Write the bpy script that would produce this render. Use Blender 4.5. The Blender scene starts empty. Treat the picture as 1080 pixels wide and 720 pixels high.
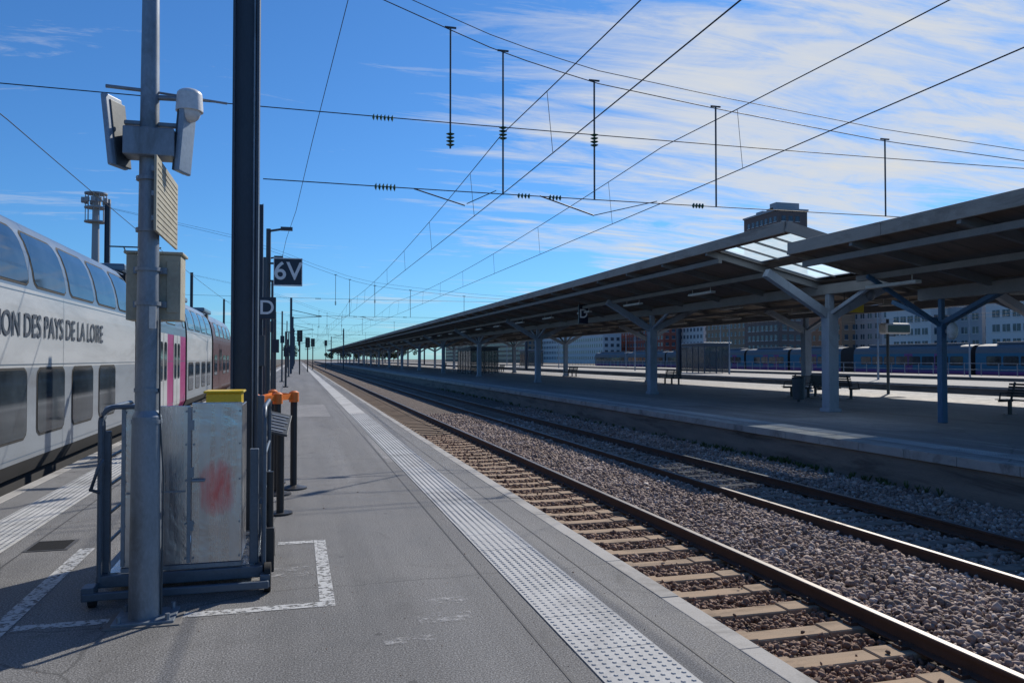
import bpy, math, random
import numpy as np
from mathutils import Vector, Matrix
random.seed(3); np.random.seed(3)
R=math.radians
scene=bpy.context.scene
scene.view_settings.view_transform='Standard'
try: scene.view_settings.look='None'
except Exception: pass
scene.view_settings.exposure=0
# ------------------------------------------------------------------ materials
def nt(name):
    m=bpy.data.materials.new(name); m.use_nodes=True
    t=m.node_tree; b=t.nodes['Principled BSDF']
    return m,t,b
def noise(t,scale,detail=4,rough=.55,vec=None,dist=0):
    n=t.nodes.new('ShaderNodeTexNoise'); n.inputs['Scale'].default_value=scale
    n.inputs['Detail'].default_value=detail; n.inputs['Roughness'].default_value=rough
    n.inputs['Distortion'].default_value=dist
    if vec is not None: t.links.new(vec,n.inputs['Vector'])
    return n.outputs['Fac']
def ramp(t,fac,stops):
    r=t.nodes.new('ShaderNodeValToRGB'); el=r.color_ramp.elements
    while len(el)<len(stops): el.new(.5)
    for e,(p,c) in zip(el,stops):
        e.position=p; e.color=(c if len(c)==4 else (*c,1)) if isinstance(c,tuple) else (c,c,c,1)
    t.links.new(fac,r.inputs['Fac']); return r.outputs['Color']
def mix(t,fac,a,b,mode='MIX'):
    m=t.nodes.new('ShaderNodeMix'); m.data_type='RGBA'; m.blend_type=mode
    for s,v in ((m.inputs[0],fac),(m.inputs[6],a),(m.inputs[7],b)):
        if hasattr(v,'links'): t.links.new(v,s)
        elif isinstance(v,tuple): s.default_value=(*v,1) if len(v)==3 else v
        else: s.default_value=v
    return m.outputs[2]
def math_(t,op,a,b=None,c=None):
    m=t.nodes.new('ShaderNodeMath'); m.operation=op
    for s,v in zip(m.inputs,(a,b,c)):
        if v is None: continue
        if hasattr(v,'links'): t.links.new(v,s)
        else: s.default_value=v
    return m.outputs[0]
def objco(t,scale=None):
    c=t.nodes.new('ShaderNodeTexCoord').outputs['Object']
    if scale:
        m=t.nodes.new('ShaderNodeMapping'); m.inputs['Scale'].default_value=scale
        t.links.new(c,m.inputs['Vector']); return m.outputs[0]
    return c
def bump(t,b,h,strength,dist=.01):
    n=t.nodes.new('ShaderNodeBump'); n.inputs['Strength'].default_value=strength; n.inputs['Distance'].default_value=dist
    t.links.new(h,n.inputs['Height']); t.links.new(n.outputs[0],b.inputs['Normal'])
def mat(name,col,rough=.6,metal=0,var=.25,scale=3,stretch=None,fine=40,bmp=.15,dirt=None,spec=.5):
    m,t,b=nt(name); co=objco(t,stretch)
    n1=noise(t,scale,6,.6,co); n2=noise(t,fine,3,.6,co)
    lo=tuple(c*(1-var) for c in col); hi=tuple(min(1,c*(1+var)) for c in col)
    c=ramp(t,n1,[(.3,lo),(.7,hi)])
    c=mix(t,.35,c,ramp(t,n2,[(.3,tuple(x*.7 for x in col)),(.7,tuple(min(1,x*1.2) for x in col))]))
    if dirt:
        d=ramp(t,noise(t,scale*.7,8,.7,co,.5),[(.50,0.0),(.66,1.0)])
        c=mix(t,d,c,dirt)
    t.links.new(c,b.inputs['Base Color'])
    t.links.new(ramp(t,n1,[(.2,max(0,rough-.1)),(.8,min(1,rough+.12))]),b.inputs['Roughness'])
    b.inputs['Metallic'].default_value=metal
    b.inputs['Specular IOR Level'].default_value=spec
    if bmp: bump(t,b,n2,bmp,.004)
    return m
def asphalt_mat(name,base,warm=1.0,streak=True):
    m,t,b=nt(name); co=objco(t)
    big=noise(t,.45,6,.65,co,.4); mid=noise(t,2.6,8,.7,co,.6); fine=noise(t,95,4,.75,co)
    st=noise(t,1.0,5,.6,objco(t,(1.6,.06,1)))
    A=base
    c=ramp(t,big,[(.3,(A*.68,A*.68,A*.70)),(.7,(A*1.28*warm,A*1.22,A*1.15))])
    c=mix(t,.5,c,ramp(t,mid,[(.32,A*.5),(.5,A*1.0),(.72,A*1.5)]))
    if streak: c=mix(t,.4,c,ramp(t,st,[(.35,A*.6),(.65,A*1.4)]))
    sp=ramp(t,fine,[(.34,.2),(.5,.95),(.64,2.3)])
    c=mix(t,.85,c,mix(t,1.0,c,sp,'MULTIPLY'))
    v=t.nodes.new('ShaderNodeTexVoronoi'); v.inputs['Scale'].default_value=2.3; t.links.new(co,v.inputs['Vector'])
    spot=ramp(t,v.outputs['Distance'],[(.045,.6),(.065,0.0)])
    c=mix(t,spot,c,(A*.3,A*.3,A*.3))
    stain=ramp(t,noise(t,1.1,9,.72,co,1.2),[(.57,0.0),(.70,.6)])
    c=mix(t,stain,c,(A*.42,A*.41,A*.40))
    v2=t.nodes.new('ShaderNodeTexVoronoi'); v2.feature='DISTANCE_TO_EDGE'; v2.inputs['Scale'].default_value=.33
    nn=t.nodes.new('ShaderNodeTexNoise'); nn.inputs['Scale'].default_value=3; nn.inputs['Detail'].default_value=6; t.links.new(co,nn.inputs['Vector'])
    w=mix(t,.12,co,nn.outputs['Color']); t.links.new(w,v2.inputs['Vector'])
    crack=ramp(t,v2.outputs['Distance'],[(.001,.6),(.0035,0.0)])
    c=mix(t,crack,c,(A*.3,A*.3,A*.3))
    t.links.new(c,b.inputs['Base Color'])
    t.links.new(ramp(t,mid,[(.3,.6),(.7,.9)]),b.inputs['Roughness'])
    b.inputs['Specular IOR Level'].default_value=.3
    bump(t,b,fine,.9,.007)
    return m
def gravel_mat(name,cols,scale=18,bs=1.0):
    m,t,b=nt(name); co=objco(t)
    v=t.nodes.new('ShaderNodeTexVoronoi'); v.inputs['Scale'].default_value=scale; t.links.new(co,v.inputs['Vector'])
    sx=t.nodes.new('ShaderNodeSeparateColor'); t.links.new(v.outputs['Color'],sx.inputs[0])
    c=ramp(t,sx.outputs[0],[(0,cols[0]),(.5,cols[1]),(1,cols[2])])
    c=mix(t,1.0,c,ramp(t,v.outputs['Distance'],[(.2,1.0),(.75,.25)]),'MULTIPLY')
    big=noise(t,.35,5,.6,co)
    c=mix(t,1.0,c,ramp(t,big,[(.3,(.75,.7,.66)),(.7,(1.1,1.06,1.02))]),'MULTIPLY')
    t.links.new(c,b.inputs['Base Color']); b.inputs['Roughness'].default_value=.9
    inv=math_(t,'SUBTRACT',1.0,v.outputs['Distance'])
    bump(t,b,inv,bs,.04)
    return m
def stone_mat():
    m,t,b=nt('ballast_stone'); co=objco(t)
    g=t.nodes.new('ShaderNodeNewGeometry')
    c=ramp(t,g.outputs['Random Per Island'],[(0,(.09,.065,.055)),(.3,(.24,.18,.155)),(.6,(.36,.29,.26)),(.85,(.44,.34,.29)),(1,(.68,.64,.60))])
    c=mix(t,.35,c,ramp(t,noise(t,60,3,.6,co),[(.3,(.14,.10,.08)),(.7,(.42,.36,.33))]))
    c=mix(t,1.0,c,ramp(t,noise(t,.9,5,.6,co),[(.3,(.72,.62,.55)),(.65,(1.1,1.08,1.06))]),'MULTIPLY')
    sp=t.nodes.new('ShaderNodeSeparateXYZ'); t.links.new(co,sp.inputs[0])
    gx=t.nodes.new('ShaderNodeMapRange'); t.links.new(sp.outputs[0],gx.inputs[0])
    gx.inputs[1].default_value=4.7; gx.inputs[2].default_value=5.3; gx.inputs[3].default_value=.85; gx.inputs[4].default_value=0
    c=mix(t,gx.outputs[0],c,mix(t,1.0,c,(.72,.54,.41),'MULTIPLY'))
    t.links.new(c,b.inputs['Base Color']); b.inputs['Roughness'].default_value=.85
    return m
def glass_mat(name,col=(.015,.02,.025),rough=.06):
    m,t,b=nt(name); co=objco(t)
    t.links.new(ramp(t,noise(t,1.3,4,.6,co),[(.35,col),(.7,tuple(c*3 for c in col))]),b.inputs['Base Color'])
    b.inputs['Roughness'].default_value=rough; b.inputs['Specular IOR Level'].default_value=.5
    return m
M={}
M['asphalt']=asphalt_mat('platform_asphalt',.165)
M['asphalt2']=asphalt_mat('far_platform_asphalt',.26,1.12)
M['coping']=mat('coping_concrete',(.38,.365,.34),.85,0,.22,2,None,90,.4,dirt=(.2,.19,.175))
M['footing']=mat('footing_concrete',(.16,.155,.15),.9,0,.3,8,None,90,.5)
M['wall']=mat('platform_wall_concrete',(.20,.18,.155),.9,0,.35,1.2,(1,.4,3),40,.5,dirt=(.08,.07,.06))
M['tactile']=mat('tactile_paving',(.46,.46,.45),.85,0,.18,1.4,None,60,.2,dirt=(.29,.29,.285))
def paint_mat():
    m,t,b=nt('worn_white_paint'); co=objco(t)
    b.inputs['Base Color'].default_value=(.58,.59,.59,1); b.inputs['Roughness'].default_value=.8
    t.links.new(ramp(t,noise(t,22,6,.75,co),[(.42,0.0),(.5,.85)]),b.inputs['Alpha']); return m
M['paint']=paint_mat()
def paint2_mat():
    m,t,b=nt('faint_paint_smudge'); co=objco(t)
    b.inputs['Base Color'].default_value=(.5,.5,.5,1); b.inputs['Roughness'].default_value=.9
    t.links.new(ramp(t,noise(t,9,8,.8,co),[(.5,0.0),(.62,.7)]),b.inputs['Alpha']); return m
M['smudge']=paint2_mat()
M['bed']=gravel_mat('ballast_bed',[(.08,.058,.045),(.20,.155,.13),(.36,.30,.27)],18)
M['ground']=gravel_mat('yard_gravel',[(.12,.11,.09),(.2,.18,.15),(.27,.25,.21)],5,.3)
M['stone']=stone_mat()
M['sleeper']=mat('sleeper_concrete',(.35,.25,.165),.9,0,.3,2.2,(1,4,1),60,.5,dirt=(.20,.14,.09))
M['sleeper2']=mat('sleeper_old_concrete',(.21,.17,.14),.9,0,.3,2.2,None,60,.5,dirt=(.09,.075,.06))
M['rust']=mat('rail_rust',(.085,.045,.03),.75,.1,.35,4,None,60,.4)
M['railtop']=mat('rail_polished',(.16,.15,.145),.5,.75,.15,3,(1,.1,1),60,.05)
M['galv']=mat('galvanised_steel',(.24,.28,.33),.5,.55,.2,5,(1,1,.4),70,.1,dirt=(.15,.17,.19))
M['mast']=mat('mast_paint',(.05,.07,.10),.5,.2,.3,4,(1,1,.3),60,.15)
M['pole2']=mat('pole_dark_steel',(.07,.085,.10),.55,.3,.2,4,None,60,.1)
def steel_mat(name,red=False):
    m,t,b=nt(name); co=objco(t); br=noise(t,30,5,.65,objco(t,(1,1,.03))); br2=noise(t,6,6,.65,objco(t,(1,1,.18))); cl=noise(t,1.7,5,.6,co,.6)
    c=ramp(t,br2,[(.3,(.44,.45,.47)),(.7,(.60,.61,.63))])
    if red:  # blurred red reflection painted into the base colour of the panel
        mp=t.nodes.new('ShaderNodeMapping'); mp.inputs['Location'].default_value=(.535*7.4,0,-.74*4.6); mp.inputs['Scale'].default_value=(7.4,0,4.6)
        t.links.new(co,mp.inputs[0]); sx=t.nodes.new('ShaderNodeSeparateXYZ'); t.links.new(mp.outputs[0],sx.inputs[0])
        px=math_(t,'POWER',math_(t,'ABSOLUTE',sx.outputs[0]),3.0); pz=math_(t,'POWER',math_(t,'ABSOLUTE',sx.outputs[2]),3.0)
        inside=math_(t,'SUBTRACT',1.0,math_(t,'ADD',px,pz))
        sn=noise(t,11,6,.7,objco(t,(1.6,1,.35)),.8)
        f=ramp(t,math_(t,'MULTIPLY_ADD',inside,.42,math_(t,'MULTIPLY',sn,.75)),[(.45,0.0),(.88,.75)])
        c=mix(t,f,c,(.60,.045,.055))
    t.links.new(c,b.inputs['Base Color']); b.inputs['Metallic'].default_value=1.0
    t.links.new(ramp(t,br,[(.3,.22),(.7,.36)]),b.inputs['Roughness'])
    h=math_(t,'MULTIPLY_ADD',br,.04,cl); bump(t,b,h,.5,.03); return m
M['steel']=steel_mat('stainless_steel'); M['steelredrefl']=steel_mat('stainless_steel_painted_red_reflection',True)
M['frame']=mat('lift_frame_grey_paint',(.10,.13,.17),.45,.3,.15,8,None,60,.1)
M['rubber']=mat('black_rubber',(.02,.02,.02),.8,0,.2)
M['black']=mat('black_plastic',(.025,.025,.028),.45,0,.2)
M['white']=mat('white_plastic',(.62,.64,.66),.4,0,.1,6,dirt=(.45,.46,.46))
M['antenna']=mat('antenna_radome',(.22,.30,.40),.4,0,.12,5)
M['yellow']=mat('yellow_plastic',(.75,.52,.03),.45,0,.1)
M['orange']=mat('orange_plastic',(.80,.20,.03),.45,0,.1)
M['beige']=mat('beige_cabinet',(.40,.375,.29),.55,0,.15,5,None,50,.08,dirt=(.30,.27,.21))
M['signblue']=mat('sign_dark_blue',(.015,.022,.045),.35,0,.1)
M['signwhite']=mat('sign_white',(.8,.8,.8),.5,0,.03,bmp=0)
M['sticker']=mat('paper_label',(.6,.6,.58),.6,0,.08)
M['soffit']=mat('canopy_soffit',(.21,.17,.14),.85,0,.25,1,(1,6,1),30,.3,dirt=(.12,.10,.085))
M['rooftop']=mat('canopy_roof_felt',(.26,.24,.22),.9,0,.2)
M['fascia']=mat('canopy_fascia',(.34,.30,.26),.75,0,.2,1.5,(1,.5,2),40,.2,dirt=(.2,.175,.15))
M['beam']=mat('canopy_beam_paint',(.20,.20,.20),.7,0,.2,2)
M['col']=mat('canopy_column_paint',(.28,.33,.40),.65,0,.15,2.5,(1,1,.4),50,.15,dirt=(.2,.23,.27))
M['bluecol']=mat('blue_column_paint',(.045,.12,.22),.5,.1,.25,4,None,50,.1)
M['tbody']=mat('train_silver',(.27,.30,.335),.38,.2,.10,.9,(1,.5,3),40,.02,dirt=(.22,.235,.255))
M['twhite']=mat('train_white',(.43,.445,.455),.38,0,.09,.9,(1,.5,3),40,.02,dirt=(.34,.35,.355))
M['tupper']=mat('train_upper_grey',(.14,.185,.24),.32,.25,.12,.8,(1,.4,2),40,.02)
M['tmag']=mat('train_magenta',(.30,.03,.15),.35,0,.1)
M['tmaroon']=mat('train_maroon',(.08,.03,.03),.4,0,.15)
M['tunder']=mat('train_underframe',(.03,.03,.032),.8,0,.3)
M['ttext']=mat('train_lettering',(.05,.06,.08),.5,0,.05,bmp=0)
M['tteal']=mat('train_teal',(.025,.13,.22),.6,0,.1,spec=.25)
M['tpurple']=mat('train_purple',(.15,.06,.20),.6,0,.1,spec=.25)
M['tgrey']=mat('train_dark_grey',(.10,.125,.15),.6,0,.1,spec=.25)
M['glass']=glass_mat('train_window_glass')
M['bglass']=glass_mat('building_glass',(.03,.045,.06),.15)
M['insul']=mat('insulator_green_glass',(.03,.10,.06),.25,0,.1)
M['wire']=mat('wire_copper_dark',(.022,.022,.024),.6,.3,.1,bmp=0)
M['weed']=mat('weed_leaf',(.075,.11,.035),.8,0,.35)
M['leaf']=mat('foliage',(.05,.07,.03),.85,0,.45,.8)
M['b_white']=mat('render_white',(.58,.58,.58),.8,0,.06,.1)
M['b_grey']=mat('panel_grey',(.32,.34,.37),.7,0,.1,.1)
M['b_brown']=mat('brown_stone',(.30,.20,.135),.85,0,.15,.2)
M['b_red']=mat('red_brick',(.33,.09,.06),.85,0,.15,.3)
M['b_dark']=mat('tower_dark',(.15,.11,.10),.8,0,.15,.2)
def sky_glass():
    m,t,b=nt('frosted_rooflight'); co=objco(t)
    tr=t.nodes.new('ShaderNodeBsdfTranslucent')
    t.links.new(ramp(t,noise(t,3,5,.6,co),[(.3,(.66,.86,.92)),(.7,(.9,1,1))]),tr.inputs[0])
    tp=t.nodes.new('ShaderNodeBsdfTransparent'); tp.inputs[0].default_value=(.85,.95,1,1); m2=t.nodes.new('ShaderNodeMixShader'); m2.inputs[0].default_value=.35
    t.links.new(tr.outputs[0],m2.inputs[1]); t.links.new(tp.outputs[0],m2.inputs[2])
    t.links.new(m2.outputs[0],t.nodes['Material Output'].inputs[0]); return m
M['rooflight']=sky_glass()
# ------------------------------------------------------------------ mesh builder
class MB:
    def __init__(s): s.v=[]; s.f=[]; s.sm=[]
    def add(s,vs,fs,smooth=False):
        o=len(s.v); s.v+= [tuple(v) for v in vs]; s.f+=[tuple(i+o for i in f) for f in fs]; s.sm+=[smooth]*len(fs); return s
    def box(s,x0,x1,y0,y1,z0,z1):
        return s.add([(x0,y0,z0),(x1,y0,z0),(x1,y1,z0),(x0,y1,z0),(x0,y0,z1),(x1,y0,z1),(x1,y1,z1),(x0,y1,z1)],
          [(0,3,2,1),(4,5,6,7),(0,1,5,4),(1,2,6,5),(2,3,7,6),(3,0,4,7)])
    def rbox(s,c,size,rot):
        m=Matrix.Translation(c)@rot.to_4x4(); h=[q/2 for q in size]
        vs=[m@Vector((sx*h[0],sy*h[1],sz*h[2])) for sz in(-1,1) for sx,sy in((-1,-1),(1,-1),(1,1),(-1,1))]
        return s.add(vs,[(0,3,2,1),(4,5,6,7),(0,1,5,4),(1,2,6,5),(2,3,7,6),(3,0,4,7)])
    def beam(s,p0,p1,w,h):
        p0,p1=Vector(p0),Vector(p1); d=(p1-p0).normalized(); up=Vector((0,0,1))
        if abs(d.z)>.99: up=Vector((0,1,0))
        sd=d.cross(up).normalized(); u=sd.cross(d)
        vs=[p+sd*a*w/2+u*b*h/2 for p in(p0,p1) for a,b in((-1,-1),(1,-1),(1,1),(-1,1))]
        return s.add(vs,[(0,1,2,3),(7,6,5,4),(0,4,5,1),(1,5,6,2),(2,6,7,3),(3,7,4,0)])
    def cyl(s,p0,p1,r0,r1=None,n=12,cap=True):
        r1=r0 if r1 is None else r1
        p0,p1=Vector(p0),Vector(p1); d=(p1-p0).normalized(); up=Vector((0,0,1)) if abs(d.z)<.95 else Vector((1,0,0))
        a=d.cross(up).normalized(); b=d.cross(a); vs=[]
        for p,r in((p0,r0),(p1,r1)):
            for i in range(n):
                t=2*math.pi*i/n; vs.append(p+(a*math.cos(t)+b*math.sin(t))*r)
        s.add(vs,[(i,(i+1)%n,n+(i+1)%n,n+i) for i in range(n)],True)
        if cap: s.add(vs,[tuple(range(n)),tuple(range(2*n-1,n-1,-1))])
        return s
    def tube(s,pts,r,n=6):
        pts=[Vector(p) for p in pts]; vs=[]
        for i,p in enumerate(pts):
            d=(pts[min(i+1,len(pts)-1)]-pts[max(i-1,0)]).normalized(); up=Vector((0,0,1)) if abs(d.z)<.95 else Vector((1,0,0))
            a=d.cross(up).normalized(); b=d.cross(a)
            for k in range(n):
                t=2*math.pi*k/n; vs.append(p+(a*math.cos(t)+b*math.sin(t))*r)
        fs=[(i*n+k,i*n+(k+1)%n,(i+1)*n+(k+1)%n,(i+1)*n+k) for i in range(len(pts)-1) for k in range(n)]
        return s.add(vs,fs,True)
    def sphere(s,c,r,n=12,m=8,z=(0,1),sc=(1,1,1)):
        vs=[];
        for j in range(m+1):
            ph=math.pi*(z[0]+(z[1]-z[0])*j/m)
            for i in range(n):
                t=2*math.pi*i/n; vs.append((c[0]+sc[0]*r*math.sin(ph)*math.cos(t),c[1]+sc[1]*r*math.sin(ph)*math.sin(t),c[2]+sc[2]*r*math.cos(ph)))
        return s.add(vs,[(j*n+i,(j+1)*n+i,(j+1)*n+(i+1)%n,j*n+(i+1)%n) for j in range(m) for i in range(n)],True)
    def sheet(s,x0,x1,y0,y1,z): return s.add([(x0,y0,z),(x1,y0,z),(x1,y1,z),(x0,y1,z)],[(0,1,2,3)])
def mk(name,mb,m,parent=None,bevel=0,loc=None,seg=2):
    me=bpy.data.meshes.new(name); me.from_pydata(mb.v,[],mb.f); me.update()
    for p,sm in zip(me.polygons,mb.sm): p.use_smooth=sm
    o=bpy.data.objects.new(name,me); scene.collection.objects.link(o)
    if isinstance(m,str): m=M[m]
    me.materials.append(m)
    if parent:
        o.parent=parent; o.matrix_parent_inverse=Matrix.Translation(-Vector(parent.location))
    if bevel:
        b=o.modifiers.new('bevel','BEVEL'); b.width=bevel; b.segments=seg; b.limit_method='ANGLE'
    return o
def empty(name,loc=(0,0,0)):
    e=bpy.data.objects.new(name,None); e.location=loc; e.empty_display_size=.2; scene.collection.objects.link(e); return e
def text(name,s,size,loc,rot,m,parent,width=None,align='CENTER'):
    c=bpy.data.curves.new(name,'FONT'); c.body=s; c.size=size; c.extrude=.001; c.offset=size*.012; c.align_x=align; c.align_y='CENTER' if align=='CENTER' else 'BOTTOM_BASELINE'
    o=bpy.data.objects.new(name,c); scene.collection.objects.link(o); o.location=loc; o.rotation_euler=rot; c.materials.append(M[m])
    if width:
        bpy.context.view_layer.update(); o.scale.x=width/max(.01,o.dimensions.x)
    o.parent=parent; o.matrix_parent_inverse=Matrix.Translation(-Vector(parent.location)); return o
def Yof(px,X):
    d=860.5*X/(px-313); return (d-.264*X)/.9645
# ------------------------------------------------------------------ ground, platforms, ballast
mk('ground',MB().sheet(-1500,1500,-600,2400,-.95),'ground')
YA,YB=-12,520
p=empty('platform')
mk('wall',MB().box(-3.36,2.53,YA,YB,-.94,-.06),'wall',p)
mk('surface',MB().box(-3.25,2.43,YA,YB,-.058,0),'asphalt',p)
mb=MB()
for x0,x1 in((-3.4,-3.252),(2.432,2.57)):
    y=YA
    while y<YB:
        L=1.0 if y<60 else 6
        mb.box(x0,x1,y+.004,y+L-.004,-.14,.004+random.uniform(-.002,.003)); y+=L
mk('coping',mb,'coping',p,.006)
mb=MB()
mb.sheet(1.36,1.374,YA,200,.003); mb.sheet(2.16,2.170,YA,200,.003); mb.sheet(-2.25,-2.235,YA,200,.003)
mk('joints',mb,mat('bitumen_joint',(.06,.06,.062),.7),p)
mb=MB(); mb.sheet(1.39,1.50,12.6,17.0,.004); mb.sheet(-.1,.95,23,29,.004); mb.sheet(-1.2,-.2,9.5,12,.004)
mk('repair_patch',mb,asphalt_mat('patch_asphalt',.22,1.0,False),p)
mb=MB()
for k in range(900):
    x=random.uniform(-3.2,2.4); y=random.uniform(3,14); s=random.uniform(.002,.0065)
    if random.random()<.04: s*=2
    a=random.uniform(0,6.28); vs=[(x+s*math.cos(a+i*1.57)*random.uniform(.6,1.2),y+s*math.sin(a+i*1.57)*random.uniform(.6,1.2),.001) for i in range(4)]+[(x,y,.001+s*.8)]
    mb.add(vs,[(0,1,4),(1,2,4),(2,3,4),(3,0,4)])
mk('grit',mb,'stone',p)
def tactile(name,x0,x1,y0,y1,dots,z=0.0):
    mb=MB(); y=y0
    while y<y1:
        L=.6 if y<40 else 5
        mb.box(x0,x1,y+.003,min(y+L,y1)-.003,z-.01,z+.007+random.uniform(-.001,.001)); y+=L
    n=int((x1-x0)/.0545)
    if dots:
        ys=np.arange(max(y0,dots[0]),dots[1],.0545)
        for yy in ys:
            for i in range(n):
                cx=x0+.03+i*(x1-x0-.06)/(n-1); k=6; vs=[]
                for r,h in((.0165,.007),(.011,.0125)):
                    for a in range(k): vs.append((cx+r*math.cos(a*math.pi/3),yy+r*math.sin(a*math.pi/3),z+h))
                mb.add(vs,[(a,(a+1)%k,k+(a+1)%k,k+a) for a in range(k)]+[tuple(range(k,2*k))])
    return mk(name,mb,'tactile')
tactile('tactile_strip',1.52,2.0,YA,260,(2.2,24))
tactile('tactile_strip',-2.9,-2.42,YA,260,(6,16))
mb=MB()
mb.sheet(-1.66,.26,5.42,5.52,.004); mb.sheet(.16,.26,5.525,7.4,.004); mb.sheet(-.15,.155,7.3,7.4,.004)
mb.sheet(-1.80,-1.68,4.6,7.6,.005)
mk('painted_bay_marking',mb,'paint')
mb=MB(); mb.sheet(.75,1.1,4.9,5.1,.004); mb.sheet(.85,1.15,5.25,5.4,.004); mb.sheet(.5,.8,4.6,4.7,.004); mb.sheet(-.4,.1,6.2,6.5,.004)
mk('paint_smudge',mb,'smudge')
mb=MB().box(-2.25,-1.9,7.6,8.0,0,.006)
mk('manhole_cover',mb,mat('cast_iron',(.09,.09,.09),.6,.4,.2,20,None,60,.6))
mb=MB()
for i in range(9): mb.box(-2.22,-1.93,7.63+i*.04,7.65+i*.04,.006,.010)
mk('manhole_ribs',mb,'rubber',bpy.data.objects['manhole_cover'])
p=empty('platform',(20,0,0))
mk('wall',MB().box(10.76,29.54,YA,YB,-.94,-.06),'wall',p)
mk('surface',MB().box(10.98,29.32,YA,YB,-.1,0),'asphalt2',p)
mb=MB()
for x0,x1 in((10.68,10.978),(29.322,29.62)):
    y=YA
    while y<YB:
        L=1.2 if y<90 else 8
        mb.box(x0,x1,y+.006,y+L-.006,-.16,.005+random.uniform(-.003,.003)); y+=L
mk('coping',mb,'coping',p,.008)
tactile('tactile_strip',11.35,11.85,YA,300,(7,20))
tactile('tactile_strip',28.3,28.75,YA,300,None)
mb=MB()
for i in range(40): mb.sheet(12.6,12.68,8+i*3.0,9.1+i*3.0,.004)
mb.sheet(13.2,14.2,17.6,17.7,.004); mb.sheet(13.0,13.1,12,13.5,.004)
mk('platform_paint_marks',mb,'paint')
mb=MB()
for (a,b,c,d) in((13,15.2,15,19),(18,20,22,31),(12.8,14.4,25,40),(21,24,14,18)): mb.sheet(a,b,c,d,.0035)
mk('platform_repairs',mb,asphalt_mat('pale_patch',.33,1.1,False),p)
p=empty('platform',(44,0,0))
mk('wall',MB().box(39.06,48.9,YA,YB,-.94,-.06),'wall',p)
mk('surface',MB().box(39.3,48.7,YA,YB,-.1,0),mat('pale_platform',(.34,.32,.285),.9,0,.12,.3),p)
mk('coping',MB().box(39,39.298,YA,YB,-.14,.006).box(48.702,49,YA,YB,-.14,.006),'coping',p)
p=empty('platform',(62,0,0))
mk('wall',MB().box(58,65,YA,YB,-.94,-.06),'wall',p)
mk('surface',MB().box(57.95,65.05,YA,YB,-.058,0),mat('pale_platform_b',(.33,.31,.28),.9,0,.12,.3),p)
prof=[(2.4,-.80),(2.6,-.76),(4.92,-.765),(5.02,-.70),(5.6,-.675),(6.4,-.675),(6.93,-.70),(7.0,-.765),(8.6,-.765),(8.7,-.70),(9.4,-.69),(10.3,-.72),(10.9,-.74)]
def bedz(x): return np.interp(x,[a for a,_ in prof],[b for _,b in prof])
def strip(prof,y0,y1,name,m):
    mb=MB(); n=len(prof)
    mb.add([(x,y0,z) for x,z in prof]+[(x,y1,z) for x,z in prof],[(i,i+1,n+i+1,n+i) for i in range(n-1)])
    return mk(name,mb,m)
strip(prof,-12,900,'ballast_bed','bed')
strip([(-6.9,-.8),(-3.3,-.76)],-12,900,'ballast_bed','bed')
strip([(29.4,-.74),(39.2,-.74)],-12,900,'ballast_bed','bed')
strip([(48.9,-.78),(58.1,-.78)],-12,900,'ballast_bed','bed')
strip([(65,-.78),(90,-.78)],-12,900,'ballast_bed','bed')
phi=(1+5**.5)/2
ico=np.array([(-1,phi,0),(1,phi,0),(-1,-phi,0),(1,-phi,0),(0,-1,phi),(0,1,phi),(0,-1,-phi),(0,1,-phi),(phi,0,-1),(phi,0,1),(-phi,0,-1),(-phi,0,1)],float); ico/=np.linalg.norm(ico[0])
icof=np.array([(0,11,5),(0,5,1),(0,1,7),(0,7,10),(0,10,11),(1,5,9),(5,11,4),(11,10,2),(10,7,6),(7,1,8),(3,9,4),(3,4,2),(3,2,6),(3,6,8),(3,8,9),(4,9,5),(2,4,11),(6,2,10),(8,6,7),(9,8,1)])
tem=np.array([ico*np.random.uniform(.62,1.3,(12,1)) for _ in range(32)])
SP=.6
def region(x0,x1,y0,y1,sp,gap=False):
    nx=int((x1-x0)/sp); ny=int((y1-y0)/sp)
    X,Y=np.meshgrid(np.linspace(x0,x1,nx),np.linspace(y0,y1,ny)); X=X.ravel()+np.random.uniform(-.6,.6,X.size)*sp; Y=Y.ravel()+np.random.uniform(-.6,.6,Y.size)*sp
    k=(X>x0-.01)&(X<x1+.01)
    if gap:
        ph=(Y-0.0)%SP; k&=(ph>.135)&(ph<SP-.135)
    return X[k],Y[k]
regs=[(4.97,7.0,4.2,15,.050,0),(4.97,7.0,15,32,.062,0),(2.62,4.78,2.2,11,.042,1),(2.8,4.78,11,24,.055,1),(7.16,8.44,6.5,16,.052,1),(7.16,8.44,16,30,.064,1),(8.62,10.66,8,18,.055,0),(8.62,10.66,18,36,.068,0)]
XS=[];YS=[];SS=[]
for x0,x1,y0,y1,sp,g in regs:
    a,b=region(x0,x1,y0,y1,sp,g); XS.append(a);YS.append(b);SS.append(np.full(a.size,sp))
for x0,x1,y0,y1,sp,g in regs:
    a,b=region(x0,x1,y0,y1,sp*2.2,g); XS.append(a);YS.append(b);SS.append(np.full(a.size,sp*-1.05))
for x0,x1,y0,y1,q in((3.5,4.75,3,25,130),(7.16,8.4,6,25,260)):
    XS.append(np.random.uniform(x0,x1,q)); YS.append(np.random.uniform(y0,y1,q)); SS.append(np.full(q,.028))
X=np.concatenate(XS);Y=np.concatenate(YS);S=np.concatenate(SS); n=X.size
top=S<0; S=np.abs(S); stray=S<.03
rad=S*np.random.uniform(.42,.86,n)
Z=bedz(X)+rad*.25+np.where(top,.028,0)+np.random.uniform(-.010,.014,n); Z=np.where(stray,-.70+rad*.4,Z)
sc=rad[:,None]*np.random.uniform(.6,1.25,(n,3))
a,b,c=[np.random.uniform(0,6.28,n) for _ in range(3)]
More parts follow.
